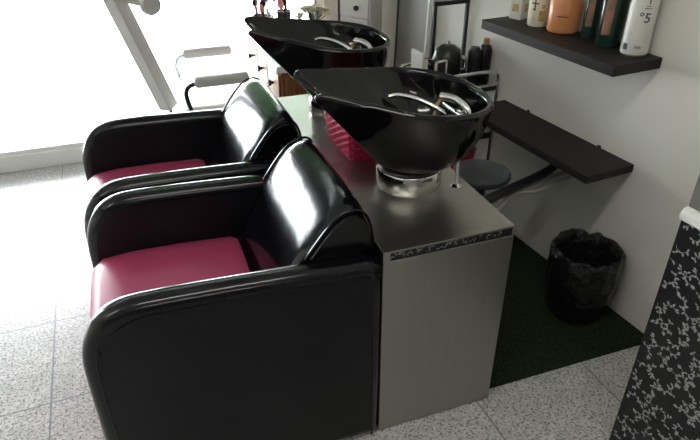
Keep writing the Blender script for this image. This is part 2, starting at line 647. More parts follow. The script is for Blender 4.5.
def make_basin(label, group):
    t = thing('shampoo_basin', label, 'basin', (0, 0, 0), 0, group)
    rim = [Vector((p.x - 0.016 * max(0, p.x) / 0.225, p.y * (1.0 + 0.09 * _k(p.x)) - 0.018 * _k(p.x) + 0.006 * (1 - _k(p.x)), p.z - (0.010 if p.x < -0.2 else 0.004))) for p in rim_curve()]
    n = len(rim)
    bm = B()
    rings = []
    # outer shell from the foot up to the rim
    for j in range(13):
        tt = j / 12
        ring = []
        for P in rim:
            L = math.hypot(P.x, P.y)
            ux, uy = P.x / L, P.y / L
            bx, by = ux * 0.092, uy * 0.092
            back = min(1, max(0, (P.x + 0.10) / 0.30))
            e = 1.04 - 0.54 * back
            f = tt ** e
            bulge = math.sin(PI * tt) * (0.010 + 0.006 * back)
            ring.append(bm.verts.new((bx + (P.x - bx) * f + ux * bulge * (0.3 + back), by + (P.y - by) * f + uy * bulge, 0.066 + (P.z - 0.066) * tt)))
        rings.append(ring)
    # rolled lip
    for k, (dr, dz) in enumerate(((0.004, 0.006), (0.0, 0.013), (-0.009, 0.015), (-0.017, 0.009), (-0.020, 0.0))):
        ring = []
        for P in rim:
            L = math.hypot(P.x, P.y)
            ring.append(bm.verts.new((P.x + P.x / L * dr, P.y + P.y / L * dr, P.z + dz)))
        rings.append(ring)
    # inner bowl
    for j in range(1, 11):
        tt = j / 10
        ring = []
        for P in rim:
            L = math.hypot(P.x, P.y)
            ux, uy = P.x / L, P.y / L
            x0, y0, z0 = P.x - ux * 0.020, P.y - uy * 0.020, P.z
            cxd, cyd = 0.05 + ux * 0.022, uy * 0.022
            back = min(1, max(0, (P.x + 0.10) / 0.30))
            f = 1 - (1 - tt) ** (0.5 + 0.65 * (1 - back))
            g = 1 - (1 - tt) ** (1.9 - 0.5 * (1 - back))
            g = min(1, g)
            ff = tt ** (1.9 - 0.9 * (1 - back))
            ring.append(bm.verts.new((x0 + (cxd - x0) * ff, y0 + (cyd - y0) * ff, z0 + (0.125 - z0) * g)))
        rings.append(ring)
    for A, Bq in zip(rings, rings[1:]):
        for k in range(n):
            bm.faces.new((A[k], A[(k + 1) % n], Bq[(k + 1) % n], Bq[k]))
    bm.faces.new(rings[0][::-1])
    bm.faces.new(rings[-1])
    link('bowl', bm, M['ceramic'], t, smooth=True, angle=60)
    bm = B(); lathe(bm, [(0.0, 0.0), (0.103, 0.0), (0.103, 0.006), (0.1045, 0.008), (0.1045, 0.056), (0.101, 0.062), (0.0, 0.062)], 48)
    link('collar', bm, M['chrome'], t, smooth=True)['label'] = 'chrome swivel collar under the black bowl'
    bm = B(); lathe(bm, [(0.0, 0.062), (0.094, 0.062), (0.098, 0.068), (0.094, 0.074), (0.0, 0.074)], 40)
    link('gasket', bm, M['black_plastic'], t, smooth=True)
    bm = B(); lathe(bm, [(0.0, 0.1262), (0.028, 0.1262), (0.03, 0.129), (0.026, 0.1315), (0.010, 0.1285), (0.0, 0.1285)], 24, (0.05, 0, 0))
    link('drain', bm, M['chrome'], t, smooth=True)
    # mixer tap: body, lever and the shower with its hose
    bm = B(); lathe(bm, [(0, 0.19), (0.022, 0.19), (0.022, 0.235), (0.018, 0.242), (0.0, 0.242)], 24, (0.15, -0.035, 0))
    tube(bm, [(0.15, -0.08, 0.225), (0.075, -0.085, 0.237)], 0.012, 12)
    tube(bm, [(0.135, -0.125, 0.225), (0.135, 0.05, 0.225)], 0.011, 12)
    mx = link('mixer_tap', bm, M['chrome'], t, smooth=True)
    bm = B(); tube(bm, smooth_pts([(0.075, -0.085, 0.235), (0.055, -0.075, 0.262), (0.010, -0.03, 0.284), (-0.035, 0.012, 0.290), (-0.062, 0.03, 0.283)], 6), lambda q: 0.009 - 0.002 * q, 10)
    link('lever', bm, M['chrome'], mx, smooth=True)
    bm = B(); tube(bm, smooth_pts([(0.135, -0.125, 0.235), (0.130, -0.105, 0.265), (0.112, -0.06, 0.283), (0.085, -0.02, 0.282)], 6), lambda q: 0.008 + 0.005 * q, 12)
    sh = link('hand_shower', bm, M['chrome'], t, smooth=True)
    bm = B(); tube(bm, smooth_pts([(0.085, -0.02, 0.280), (0.06, -0.045, 0.262), (0.03, -0.08, 0.235), (0.02, -0.09, 0.21)], 6), 0.005, 8)
    link('hose', bm, M['tan'], sh, smooth=True)['label'] = 'thin brownish shower hose'
    # waste pipe between bowl and cabinet
    bm = B(); tube(bm, smooth_pts([(0.128, -0.083, 0.0), (0.128, -0.083, 0.07), (0.13, -0.07, 0.14)], 5), 0.006, 10)
    lathe(bm, [(0, 0), (0.017, 0), (0.017, 0.005), (0.008, 0.012), (0, 0.012)], 20, (0.128, -0.083, 0))
    link('water_pipe', bm, M['chrome'], t, smooth=True)
    return t


basin1 = make_basin('glossy black shampoo basin nearest the viewer on its chrome collar', 'shampoo basins')
basin1.location = (0.738, 1.555, CAB_H)
basin2 = copy_tree(basin1)
basin2.location = (0.714, 2.245, CAB_H)
basin2.rotation_euler.z = -0.12
basin2['label'] = 'glossy black shampoo basin behind the nearer one, in front of the wooden dresser'


# ------------------------------------------------------------------ backwash armchairs
def arm_profile():
    fr = [(-0.278, 0.006), (-0.277, 0.30), (-0.2765, 0.45), (-0.272, 0.555), (-0.255, 0.615), (-0.223, 0.667), (-0.178, 0.694), (-0.115, 0.704)]
    tp = [(0.05, 0.700), (0.25, 0.690), (0.44, 0.678)]
    rr = [(0.480, 0.674), (0.500, 0.660), (0.506, 0.635), (0.507, 0.40), (0.507, 0.006)]
    pts = smooth_pts([(x, 0, z) for x, z in fr[1:] + tp + rr[:4]], 3)
    return [fr[0]] + [(p.x, p.z) for p in pts] + [rr[4]]


def make_chair(label, group):
    ox, w = 0.12, 0.3125
    t = thing('backwash_armchair', label, 'chair', (0, 0, 0), 0, group)
    prof = [(x - ox, z) for x, z in arm_profile()]
    for s in (-1, 1):
        y0, y1 = (-w, -w + 0.075) if s < 0 else (w - 0.075, w)
        bm = B(); prism(bm, prof, y0, y1, 0.030, 5)
        for f in bm.faces:
            if len(f.verts) > 8:
                f.material_index = 1
        arm = link('arm', bm, [M['black_vinyl'], M['black_side']], t, smooth=True, angle=50)
        # piped seam round the outer face
        bm = B()
        yo = y0 if s < 0 else y1
        inset = [Vector((x, yo, z)) for x, z in prof]
        cen = Vector((0.0, yo, 0.33))
        pp = []
        for v in inset:
            d = cen - v
            pp.append(Vector((v.x + (0.034 if v.x < -0.2 else (-0.03 if v.x > 0.35 else 0)), yo, v.z - (0.034 if v.z > 0.6 else 0))))
        tube(bm, smooth_pts(pp, 3), 0.0028, 6)
        link('piping', bm, M['black_vinyl'], arm, smooth=True)
        # smooth dull side panel inside the seam
    # seat cushion, domed with a rounded front that drops as the front panel
    bm = B()
    yw = w - 0.077
    sp = [(-0.292, 0.03), (-0.289, 0.28), (-0.272, 0.44), (-0.262, 0.492), (-0.235, 0.516), (-0.15, 0.524), (0.0, 0.522), (0.17, 0.512), (0.19, 0.50), (0.185, 0.34), (-0.2, 0.34), (-0.2, 0.06)]
    ny = 12
    rows = []
    for j in range(ny + 1):
        v = j / ny
        yy = -yw + 2 * yw * v
        dome = 0.016 * (1 - (2 * v - 1) ** 4)
        edge = 0.012 * (abs(2 * v - 1) ** 10)
        rows.append([bm.verts.new((x - ox - (dome * 0.4 if x < -0.26 and z > 0.35 else 0), yy, z + (dome - edge if z > 0.42 else 0))) for x, z in sp])
    for A, Bq in zip(rows, rows[1:]):
        for k in range(len(sp)):
            bm.faces.new((A[k], A[(k + 1) % len(sp)], Bq[(k + 1) % len(sp)], Bq[k]))
    bm.faces.new(rows[0]); bm.faces.new(rows[-1][::-1])
    link('seat', bm, M['pink_vinyl'], t, smooth=True, angle=55)['label'] = 'crimson pink vinyl seat with rounded front'
    # body under and behind the seat
    bm = B(); box(bm, 0.19 - ox, 0.505 - ox, -yw, yw, 0.03, 0.50, 0.01)
    box(bm, -0.2 - ox, 0.19 - ox, -yw, yw, 0.03, 0.33, 0.01)
    link('body', bm, M['black_vinyl_matt'], t, smooth=True)
    # sloping back cushion
    bp = smooth_pts([(x - ox, 0, z) for x, z in ((0.205, 0.50), (0.245, 0.60), (0.300, 0.690), (0.345, 0.752), (0.385, 0.797), (0.425, 0.820), (0.462, 0.818), (0.486, 0.785), (0.498, 0.73), (0.502, 0.672))], 4)
    bm = B()
    wb = w - 0.052
    ny = 16
    rows = []
    for j in range(ny + 1):
        v = j / ny * 2 - 1
        sh_ = (1 - abs(v) ** 7)
        yy = wb * v
        cen = Vector((0.40 - ox, 0, 0.60))
        k_ = 1 - 0.10 * abs(v) ** 9
        ring = []
        for p in bp:
            lo = p.z < 0.69
            y2 = yy if not lo else max(-yw + 0.001, min(yw - 0.001, yy))
            q = cen + (p - cen) * k_
            ring.append(bm.verts.new((q.x, y2, q.z)))
        rows.append(ring)
    m_ = len(bp)
    for A, Bq in zip(rows, rows[1:]):
        for k in range(m_):
            bm.faces.new((A[k], A[(k + 1) % m_], Bq[(k + 1) % m_], Bq[k]))
    bm.faces.new(rows[0]); bm.faces.new(rows[-1][::-1])
    bmesh.ops.bevel(bm, geom=list(set(list(rows[0][0].link_faces[0].edges))) if False else [], offset=0.01, segments=2, affect='EDGES')
    bk = link('backrest', bm, M['black_vinyl'], t, smooth=True, angle=65)
    # piping round both ends of the cushion
    for s in (-1, 1):
        bm = B()
        pts = [Vector((0.40 - ox, 0, 0.60)) + (p - Vector((0.40 - ox, 0, 0.60))) * 0.965 for p in bp if p.z > 0.67]
        tube(bm, [Vector((p.x, s * (wb - 0.012), p.z)) for p in pts], 0.004, 6)
        link('back_piping', bm, M['black_vinyl'], bk, smooth=True)
    for sx_ in (-0.2, 0.42):
        for sy_ in (-1, 1):
            bm = B(); lathe(bm, [(0, 0), (0.02, 0), (0.022, 0.03), (0, 0.03)], 16, (sx_ - ox, sy_ * 0.2, 0))
            link('foot', bm, M['black_plastic'], t, smooth=True)
    return t


chair1 = make_chair('black vinyl armchair with pink seat in front, closest to the viewer', 'backwash armchairs')
chair1.location = (0.126, 1.5085, 0)
chair2 = copy_tree(chair1)
chair2.location = (0.105, 2.162, 0)
chair2.rotation_euler.z = 0.035
chair2['label'] = 'black vinyl armchair with pink seat behind the nearer one, towards the window'

# ------------------------------------------------------------------ crimson basket
t = thing('woven_basket', 'crimson woven plastic basket on the steel cabinet behind the near basin', 'basket', (0.705, 1.895, CAB_H), 0)
bm = B()
bw, bd, bh = 0.100, 0.148, 0.135
def bpt(u, v):
    """u around the rounded rectangle 0..1, v up 0..1"""
    per = [(-bw, -bd), (bw, -bd), (bw, bd), (-bw, bd)]
    L = [2 * bw, 2 * bd, 2 * bw, 2 * bd]
    tot = sum(L); d = (u % 1) * tot
    for i in range(4):
        if d <= L[i] + 1e-9:
            a, b = per[i], per[(i + 1) % 4]
            f = d / L[i]
            x, y = a[0] + (b[0] - a[0]) * f, a[1] + (b[1] - a[1]) * f
            break
        d -= L[i]
    k = 0.93 + 0.07 * v
    rr = 0.02
    cx = max(-bw + rr, min(bw - rr, x)); cy = max(-bd + rr, min(bd - rr, y))
    dx, dy = x - cx, y - cy
    l = math.hypot(dx, dy)
    if l > rr:
        x, y = cx + dx / l * rr, cy + dy / l * rr
    return x * k, y * k
NU, NV = 160, 22
rows = []
for j in range(NV + 1):
    v = j / NV
    ring = []
    for i in range(NU):
        x, y = bpt(i / NU, v)
        l = math.hypot(x, y)
        wv = 0.0017 * (1 if ((i // 4) + (j // 2)) % 2 == 0 else -1) * (1 if i % 4 in (1, 2) else 0.3)
        ring.append(bm.verts.new((x + x / l * wv, y + y / l * wv, v * bh)))
    rows.append(ring)
for A, Bq in zip(rows, rows[1:]):
    for k in range(NU):
        bm.faces.new((A[k], A[(k + 1) % NU], Bq[(k + 1) % NU], Bq[k]))
bm.faces.new(rows[0][::-1])
inner = []
for v in (1.0, 0.05):
    inner.append([bm.verts.new((bpt(i / NU, v)[0] * 0.94, bpt(i / NU, v)[1] * 0.94, v * bh)) for i in range(NU)])
for A, Bq in zip([rows[-1]] + inner, inner):
    for k in range(NU):
        bm.faces.new((A[k], A[(k + 1) % NU], Bq[(k + 1) % NU], Bq[k]))
bm.faces.new(inner[-1])
link('woven_wall', bm, M['crimson'], t)
bm = B(); tube(bm, [(bpt(i / 80, 1)[0], bpt(i / 80, 1)[1], bh) for i in range(80)], 0.005, 8, closed=True)
link('rim', bm, M['crimson'], t, smooth=True)

# ------------------------------------------------------------------ wall shelves
def wall_shelf(label, z, s0, s1, d, th, pins=()):
    c = wp((s0 + s1) / 2, 0, 0)
    t = thing('wall_shelf', label, 'shelf', (c.x, c.y, z - th), WA, 'dark wall shelves')
    L = (s1 - s0) / 2
    bm = B(); box(bm, -d, -0.0005, -L, L, 0, th, 0.0015, 1)
    link('board', bm, M['shelf'], t)
    for k, yy in enumerate((-L * 0.55, L * 0.55)):
        bm = B(); box(bm, -0.006, -0.0005, yy - 0.008, yy + 0.008, th, th + 0.008, 0.001, 1)
        link('wall_clip', bm, M['dark_metal'], t)
    return t


wall_shelf('dark brown floating shelf high on the wall, holding the bottles', 1.02, -0.26, 0.45, 0.213, 0.036)
wall_shelf('empty dark floating shelf lower on the wall, above the bin', 0.628, -0.26, 0.498, 0.225, 0.030)

# ------------------------------------------------------------------ artificial grass mat
bm = B()
mp_ = [(0.918, 1.243), (1.648, 1.243), (1.541, 2.28), (0.918, 2.28)]
a = [bm.verts.new((x, y, 0.0005)) for x, y in mp_]
b = [bm.verts.new((x, y, 0.010)) for x, y in mp_]
bm.faces.new(a[::-1]); bm.faces.new(b)
for i in range(4):
    bm.faces.new((a[i], a[(i + 1) % 4], b[(i + 1) % 4], b[i]))
rnd = random.Random(3)
for k in range(16000):
    x, y = rnd.uniform(0.92, 1.6), 1.245 + 1.0 * rnd.random() ** 1.3
    if x > 1.652 - (y - 1.243) * 0.102 - 0.012:
        continue
    an = rnd.uniform(0, 2 * PI); l_ = 0.0018; hgt = rnd.uniform(0.002, 0.006)
    dx, dy = math.cos(an) * l_, math.sin(an) * l_
    lx, ly = rnd.uniform(-0.004, 0.004), rnd.uniform(-0.004, 0.004)
    bm.faces.new([bm.verts.new(p) for p in ((x - dx, y - dy, 0.009), (x + dx, y + dy, 0.009), (x + lx, y + ly, 0.010 + hgt))])
tag(link('grass_mat', bm, M['grass']), 'dark green artificial grass mat on the floor along the wall', 'mat')

# ------------------------------------------------------------------ waste bin with bag
bc = Vector((1.476, 1.490, 0.0105))
t = thing('waste_bin', 'round black waste bin lined with a black bag, on the grass mat', 'bin', bc)
bm = B(); lathe(bm, [(0, 0), (0.088, 0), (0.092, 0.006), (0.117, 0.27), (0.112, 0.272), (0.088, 0.01), (0, 0.01)], 40, sx=1.06, sy=1.06)
link('bucket', bm, M['black_plastic'], t, smooth=True)
bm = B()
rows = []
prof = [(0.114, 0.12), (0.121, 0.15), (0.124, 0.20), (0.125, 0.25), (0.124, 0.285), (0.118, 0.297), (0.109, 0.290), (0.104, 0.25), (0.096, 0.16), (0.08, 0.05), (0.0, 0.03)]
N = 72
for j, (r, z) in enumerate(prof[:-1]):
    ring = []
    for k in range(N):
        th = 2 * PI * k / N
        q = Vector((math.cos(th) * 3.2, math.sin(th) * 3.2, z * 22))
        n_ = noise.noise(q) * 0.011 + noise.noise(q * 2.7) * 0.006
        rr = r * 1.07 + n_ * (1.0 if j < 7 else 0.7)
        zz = z * 1.03 + (noise.noise(Vector((th * 4 if th < PI else (2 * PI - th) * 4, j * 0.3, 5))) * 0.016 if j < 8 else 0) - (0.035 * (0.5 + 0.5 * math.sin(th * 3)) if j == 0 else 0)
        ring.append(bm.verts.new((rr * math.cos(th), rr * math.sin(th), zz)))
    rows.append(ring)
for A, Bq in zip(rows, rows[1:]):
    for k in range(N):
        bm.faces.new((A[k], A[(k + 1) % N], Bq[(k + 1) % N], Bq[k]))
bm.faces.new(rows[-1])
link('bin_bag', bm, M['bag'], t, smooth=True, angle=80)['label'] = 'crumpled shiny black bag folded over the rim'

# ------------------------------------------------------------------ reception desk, patterned
dk = Vector((1.186, 0.924, 0))
t = thing('reception_desk', 'black desk with white leafy vine pattern and silver top edge, right corner', 'desk', dk, WA)
DW, DL, DH = 0.478, 1.10, 0.835
bm = B(); box(bm, 0.0, DW, -DL, 0.0, 0.0, DH)
vine_mesh(bm, DL, DH, 11, 560, 1, lambda u, v: Vector((-0.0007, -u, v)), 0.86)
vine_mesh(bm, DW, DH, 12, 220, 1, lambda u, v: Vector((DW - u, 0.0007, v)), 1.0)
link('patterned_body', bm, [M['laminate'], M['white_line']], t)
bm = B()
prism(bm, [(DW, DH), (DW, DH + 0.028), (0.012, DH + 0.028), (-0.006, DH + 0.024), (-0.014, DH + 0.010), (-0.014, DH - 0.002), (-0.006, DH - 0.004), (-0.004, DH)], -DL, 0.0)
link('desk_top', bm, M['white_metal'], t, smooth=True, angle=50)
bm = B(); box(bm, 0.006, 0.026, -DL, -0.002, DH + 0.028, DH + 0.36, 0.002)
link('upstand_panel', bm, M['grey_panel'], t)['label'] = 'plain grey upright panel on the desk top'

# ------------------------------------------------------------------ stool and pipes under the low shelf
t = thing('round_stool', 'low stool with dark grey round dished seat, between basin cabinet and wall', 'stool', (1.215, 1.875, 0.0105))
bm = B(); lathe(bm, [(0, 0.462), (0.10, 0.462), (0.112, 0.468), (0.118, 0.480), (0.116, 0.493), (0.108, 0.496), (0.100, 0.488), (0.085, 0.478), (0, 0.474)], 48)
link('seat', bm, M['grey_seat'], t, smooth=True)
bm = B(); tube(bm, [(0, 0, 0.06), (0, 0, 0.462)], 0.02, 16)
link('column', bm, M['dark_metal'], t, smooth=True)
for k in range(4):
    a = k * PI / 2 + 0.5
    bm = B(); tube(bm, [(0, 0, 0.07), (math.cos(a) * 0.15, math.sin(a) * 0.15, 0.045)], 0.011, 8)
    lathe(bm, [(0, 0), (0.016, 0.004), (0.016, 0.03), (0, 0.045)], 12, (math.cos(a) * 0.15, math.sin(a) * 0.15, 0))
    link('leg', bm, M['dark_metal'], t, smooth=True)

bm = B(); tube(bm, smooth_pts([(0.918, 1.625, 0.47), (1.0, 1.648, 0.48), (1.072, 1.67, 0.485), (1.26, 1.731, 0.487), (1.387, 1.774, 0.487), (1.483, 1.811, 0.487), (1.55, 1.85, 0.485)], 6), 0.019, 14)
tag(link('insulated_pipe', bm, M['black_plastic'], smooth=True), 'thick black sleeved pipe running from the wall under the shelf to the cabinet', 'pipe')
for k, (dz, dy) in enumerate(((0.0, 0.0), (0.0, 0.045))):
    P_ = [(0.918, 1.57 + dy, 0.40 + dz), (1.06, 1.615 + dy, 0.425 + dz), (1.20, 1.69 + dy, 0.445 + dz), (1.30, 1.752 + dy * 0.7, 0.45 + dz), (1.40, 1.742 + dy * 0.6, 0.45 + dz), (1.50, 1.765 + dy, 0.455 + dz), (1.583, 1.775 + dy, 0.46 + dz)]
    sp_ = smooth_pts(P_, 30)
    bm = B(); tube(bm, sp_, lambda q: 0.0095 + 0.0008 * (1 if int(q * 180) % 3 == 0 else 0), 10)
    tag(link('flexible_hose', bm, M['braided'], smooth=True), ('nearer braided chrome water hose, below the other, from wall to cabinet', 'farther braided chrome water hose, just above the other, under the shelf')[k], 'hose', 'chrome water hoses')

# ------------------------------------------------------------------ products on the upper shelf
SZ = 1.0205


def inst(name, label, cat, p, rz=0.0, group='products on the upper shelf'):
    return thing(name, label, cat, (p[0], p[1], SZ), rz, group)


t = inst('carton', 'small white carton with gold mark, last on the upper shelf', 'box', (1.494, 2.168), WA + 0.25)
bm = B(); box(bm, -0.03, 0.03, -0.028, 0.028, 0, 0.16, 0.002)
link('carton_body', bm, M['white_plastic'], t)
bm = B(); box(bm, -0.0304, -0.030, -0.014, 0.016, 0.03, 0.06)
link('printed_mark', bm, M['gold'], t)
bm = B(); box(bm, -0.012, 0.018, -0.0284, -0.028, 0.03, 0.062)
link('printed_mark', bm, M['gold'], t)

t = inst('lotion_tub', 'cream lotion tub with gold and black print, beside the white carton', 'tub', (1.497, 2.045), 0.0)
bm = B(); lathe(bm, [(0, 0), (0.037, 0), (0.040, 0.004), (0.043, 0.15), (0.040, 0.154), (0, 0.154)], 36)
link('tub_body', bm, M['cream'], t, smooth=True)


def cyl_patch(bm, r0, r1, z0, z1, a0, a1, H, off=0.0006, n=8):
    rows_ = []
    for z in (z0, z1):
        rr = r0 + (r1 - r0) * z / H + off
        rows_.append([bm.verts.new((rr * math.cos(a0 + (a1 - a0) * k / n), rr * math.sin(a0 + (a1 - a0) * k / n), z)) for k in range(n + 1)])
    for k in range(n):
        bm.faces.new((rows_[0][k], rows_[0][k + 1], rows_[1][k + 1], rows_[1][k]))


FA = math.atan2(-2.0, -1.5)          # direction of the viewer from the shelf
bm = B(); cyl_patch(bm, 0.040, 0.043, 0.022, 0.062, FA + 0.05, FA + 0.62, 0.15)
cyl_patch(bm, 0.040, 0.043, 0.07, 0.085, FA + 0.25, FA + 0.5, 0.15)
link('gold_print', bm, M['gold'], t)
bm = B(); cyl_patch(bm, 0.040, 0.043, 0.085, 0.090, FA - 0.75, FA - 0.05, 0.15)
cyl_patch(bm, 0.040, 0.043, 0.062, 0.105, FA - 0.45, FA - 0.33, 0.15)
cyl_patch(bm, 0.040, 0.043, 0.062, 0.068, FA - 0.6, FA - 0.3, 0.15)
link('black_print', bm, M['ink'], t)

t = inst('hair_mask_jar', 'wide peach orange jar in the middle of the upper shelf', 'jar', (1.530, 1.930), 0.0)
bm = B(); lathe(bm, [(0, 0), (0.052, 0), (0.058, 0.006), (0.060, 0.03), (0.060, 0.12), (0.056, 0.126), (0, 0.126)], 40)
link('jar_body', bm, M['orange_gel'], t, smooth=True)
bm = B(); lathe(bm, [(0, 0.126), (0.058, 0.126), (0.058, 0.155), (0, 0.157)], 40)
link('lid', bm, M['cream'], t, smooth=True)
bm = B(); cyl_patch(bm, 0.060, 0.060, 0.062, 0.066, FA - 0.5, FA + 0.2, 0.12)
link('printed_line', bm, M['ink'], t)


def green_bottle(label, p, w, d):
    t = inst('shampoo_bottle', label, 'bottle', p, WA)
    bm = B(); lathe(bm, [(0, 0), (w * 0.9, 0), (w, 0.006), (w, 0.17), (w * 0.8, 0.19), (0.014, 0.20), (0, 0.20)], 36, sy=d / w)
    link('bottle_body', bm, M['green_bottle'], t, smooth=True)
    bm = B()
    # narrow upright label facing the room
    for k in range(10):
        a0 = PI + 0.15 + (k / 10) * 0.75; a1 = PI + 0.15 + ((k + 1) / 10) * 0.75
        q = [(w * 1.01 * math.cos(a0), d * 1.01 * math.sin(a0), 0.045), (w * 1.01 * math.cos(a1), d * 1.01 * math.sin(a1), 0.045),
             (w * 1.01 * math.cos(a1), d * 1.01 * math.sin(a1), 0.165), (w * 1.01 * math.cos(a0), d * 1.01 * math.sin(a0), 0.165)]
        bm.faces.new([bm.verts.new(v) for v in q])
    link('label_strip', bm, M['label_pink'], t)
    bm = B(); lathe(bm, [(0, 0.20), (0.015, 0.20), (0.015, 0.225), (0, 0.227)], 20)
    link('cap', bm, M['black_plastic'], t, smooth=True)
    return t


green_bottle('dark green shampoo bottle with pinkish label, beside the orange jar', (1.560, 1.815), 0.031, 0.029)
green_bottle('wider dark green shampoo bottle with pinkish label, beside the white bottle', (1.552, 1.702), 0.049, 0.035)

t = inst('white_bottle', 'tall white bottle printed with a 5, nearest on the upper shelf', 'bottle', (1.566, 1.590), 0.0)
WR = 0.044
bm = B(); lathe(bm, [(0, 0), (WR - 0.006, 0), (WR, 0.007), (WR, 0.215), (WR - 0.012, 0.235), (0.012, 0.245), (0, 0.245)], 40)
link('bottle_body', bm, M['white_plastic'], t, smooth=True)
bm = B(); lathe(bm, [(0, 0.245), (0.014, 0.245), (0.014, 0.28), (0, 0.282)], 20)
link('cap', bm, M['white_plastic'], t, smooth=True)


def wrap_text(txt, size, ang, z, r, m, name, parent, bold=0.0):
    cu = bpy.data.curves.new(name, 'FONT')
    cu.body = txt
    cu.size = size
    cu.offset = bold
    cu.align_x = 'CENTER'
    cu.resolution_u = 3
    ob = bpy.data.objects.new(name, cu)
    C.objects.link(ob)
    bpy.context.view_layer.update()
    me = bpy.data.meshes.new_from_object(ob)
    bpy.data.objects.remove(ob)
    for v in me.vertices:
        a = ang + v.co.x / r
        zz = z + v.co.y
        v.co = Vector(((r + 0.0006) * math.cos(a), (r + 0.0006) * math.sin(a), zz))
    me.materials.clear()
    me.materials.append(m)
    o = bpy.data.objects.new(name, me)
    C.objects.link(o)
    o.parent = parent
    return o


WF = math.atan2(-1.6, -1.56)
wrap_text('\u00b05', 0.042, WF + 0.22, 0.112, WR, M['ink'], 'printed_number', t, 0.0006)
wrap_text('1', 0.022, WF + 0.34, 0.170, WR, M['ink'], 'printed_digit', t, 0.0006)
bm = B(); cyl_patch(bm, WR, WR, 0.154, 0.1565, WF + 0.05, WF + 0.6, 0.2)
cyl_patch(bm, WR, WR, 0.162, 0.1640, WF + 0.15, WF + 0.5, 0.2)
link('printed_line', bm, M['ink'], t)
bm = B(); cyl_patch(bm, WR, WR, 0.020, 0.040, WF - 0.95, WF - 0.55, 0.2)
link('square_print', bm, M['navy'], t)['label'] = 'small dark blue square near the base'
bm = B(); cyl_patch(bm, WR, WR, 0.028, 0.036, WF - 0.05, WF + 0.42, 0.2)
link('grey_print', bm, M['grey_ink'], t)
wrap_text('. . : . .', 0.016, WF - 0.75, 0.07, WR, M['ink'], 'fine_print', t)

# ------------------------------------------------------------------ trolley with its load
t = thing('salon_trolley', 'chrome tube trolley with black trays in the corner beyond the basins', 'trolley', (1.33, 2.43, 0.0), WA)
tr0 = t
hw, hd = 0.19, 0.13
for (sx_, sy_) in ((-1, -1), (1, -1), (1, 1), (-1, 1)):
    bm = B(); tube(bm, [(sx_ * hw, sy_ * hd, 0.045), (sx_ * hw, sy_ * hd, 0.70)], 0.009, 10)
    link('post', bm, M['chrome'], t, smooth=True)
    bm = B(); lathe(bm, [(0, 0), (0.02, 0.004), (0.02, 0.036), (0, 0.044)], 14, (sx_ * hw, sy_ * hd, 0))
    link('caster', bm, M['black_plastic'], t, smooth=True)
for zz in (0.16, 0.42, 0.66):
    bm = B(); box(bm, -hw + 0.004, hw - 0.004, -hd + 0.004, hd - 0.004, zz, zz + 0.012, 0.002)
    box(bm, -hw + 0.004, hw - 0.004, -hd + 0.004, -hd + 0.008, zz + 0.012, zz + 0.03); box(bm, -hw + 0.004, hw - 0.004, hd - 0.008, hd - 0.004, zz + 0.012, zz + 0.03)
    link('tray', bm, M['black_plastic'], t)
for sy_ in (-1, 1):
    bm = B()
    tube(bm, smooth_pts([(-hw, sy_ * hd, 0.69), (-hw, sy_ * hd, 0.725), (-hw + 0.03, sy_ * hd, 0.752), (0, sy_ * hd, 0.757), (hw - 0.03, sy_ * hd, 0.752), (hw, sy_ * hd, 0.725), (hw, sy_ * hd, 0.69)], 6), 0.009, 10)
    link('handle_rail', bm, M['chrome'], t, smooth=True)
    bm = B(); tube(bm, [(-hw, sy_ * hd, 0.69), (hw, sy_ * hd, 0.69)], 0.006, 8)
    link('guard_rail', bm, M['chrome'], t, smooth=True)


def on_trolley(x, y):
    c, s = math.cos(WA), math.sin(WA)
    return (1.33 + c * x - s * y, 2.43 + s * x + c * y, 0.6725)


GT = 'things on the trolley'
t = thing('black_bottle', 'black bottle with tan cap on the trolley, next to the wall', 'bottle', on_trolley(0.178, -0.03), WA, GT)
bm = B(); lathe(bm, [(0, 0), (0.027, 0), (0.029, 0.01), (0.029, 0.15), (0.022, 0.172), (0.015, 0.178), (0, 0.178)], 28)
link('bottle_body', bm, M['black_plastic'], t, smooth=True)
bm = B(); lathe(bm, [(0, 0.178), (0.015, 0.178), (0.014, 0.204), (0, 0.205)], 20)
link('cap', bm, M['tan'], t, smooth=True)

t = thing('black_bottle', 'plain black flat bottle between domed hairdryer and tan-capped bottle', 'bottle', on_trolley(0.118, -0.03), WA, GT)
bm = B(); lathe(bm, [(0, 0), (0.027, 0), (0.029, 0.01), (0.029, 0.155), (0.02, 0.172), (0, 0.174)], 24)
link('bottle_body', bm, M['black_plastic'], t, smooth=True)

t = thing('hair_dryer', 'round black hair dryer body with silver nose on the trolley', 'hair dryer', on_trolley(0.03, 0.06), WA, GT)
bm = B(); lathe(bm, [(0, 0), (0.055, 0), (0.068, 0.03), (0.070, 0.11), (0.058, 0.15), (0.03, 0.17), (0, 0.172)], 32)
link('housing', bm, M['black_plastic'], t, smooth=True)
bm = B(); lathe(bm, [(0, 0.168), (0.010, 0.168), (0.009, 0.19), (0, 0.19)], 16)
link('nose', bm, M['chrome'], t, smooth=True)

t = thing('white_box', 'upright white packet standing at the left of the trolley', 'packet', on_trolley(-0.155, 0.02), WA + 0.0, GT)
bm = B(); box(bm, -0.006, 0.006, -0.05, 0.05, 0, 0.175, 0.002)
link('sleeve', bm, M['white_plastic'], t)
bm = B(); box(bm, 0.006, 0.022, -0.052, -0.044, 0.0, 0.15, 0.002)
link('flap', bm, M['cream'], t)

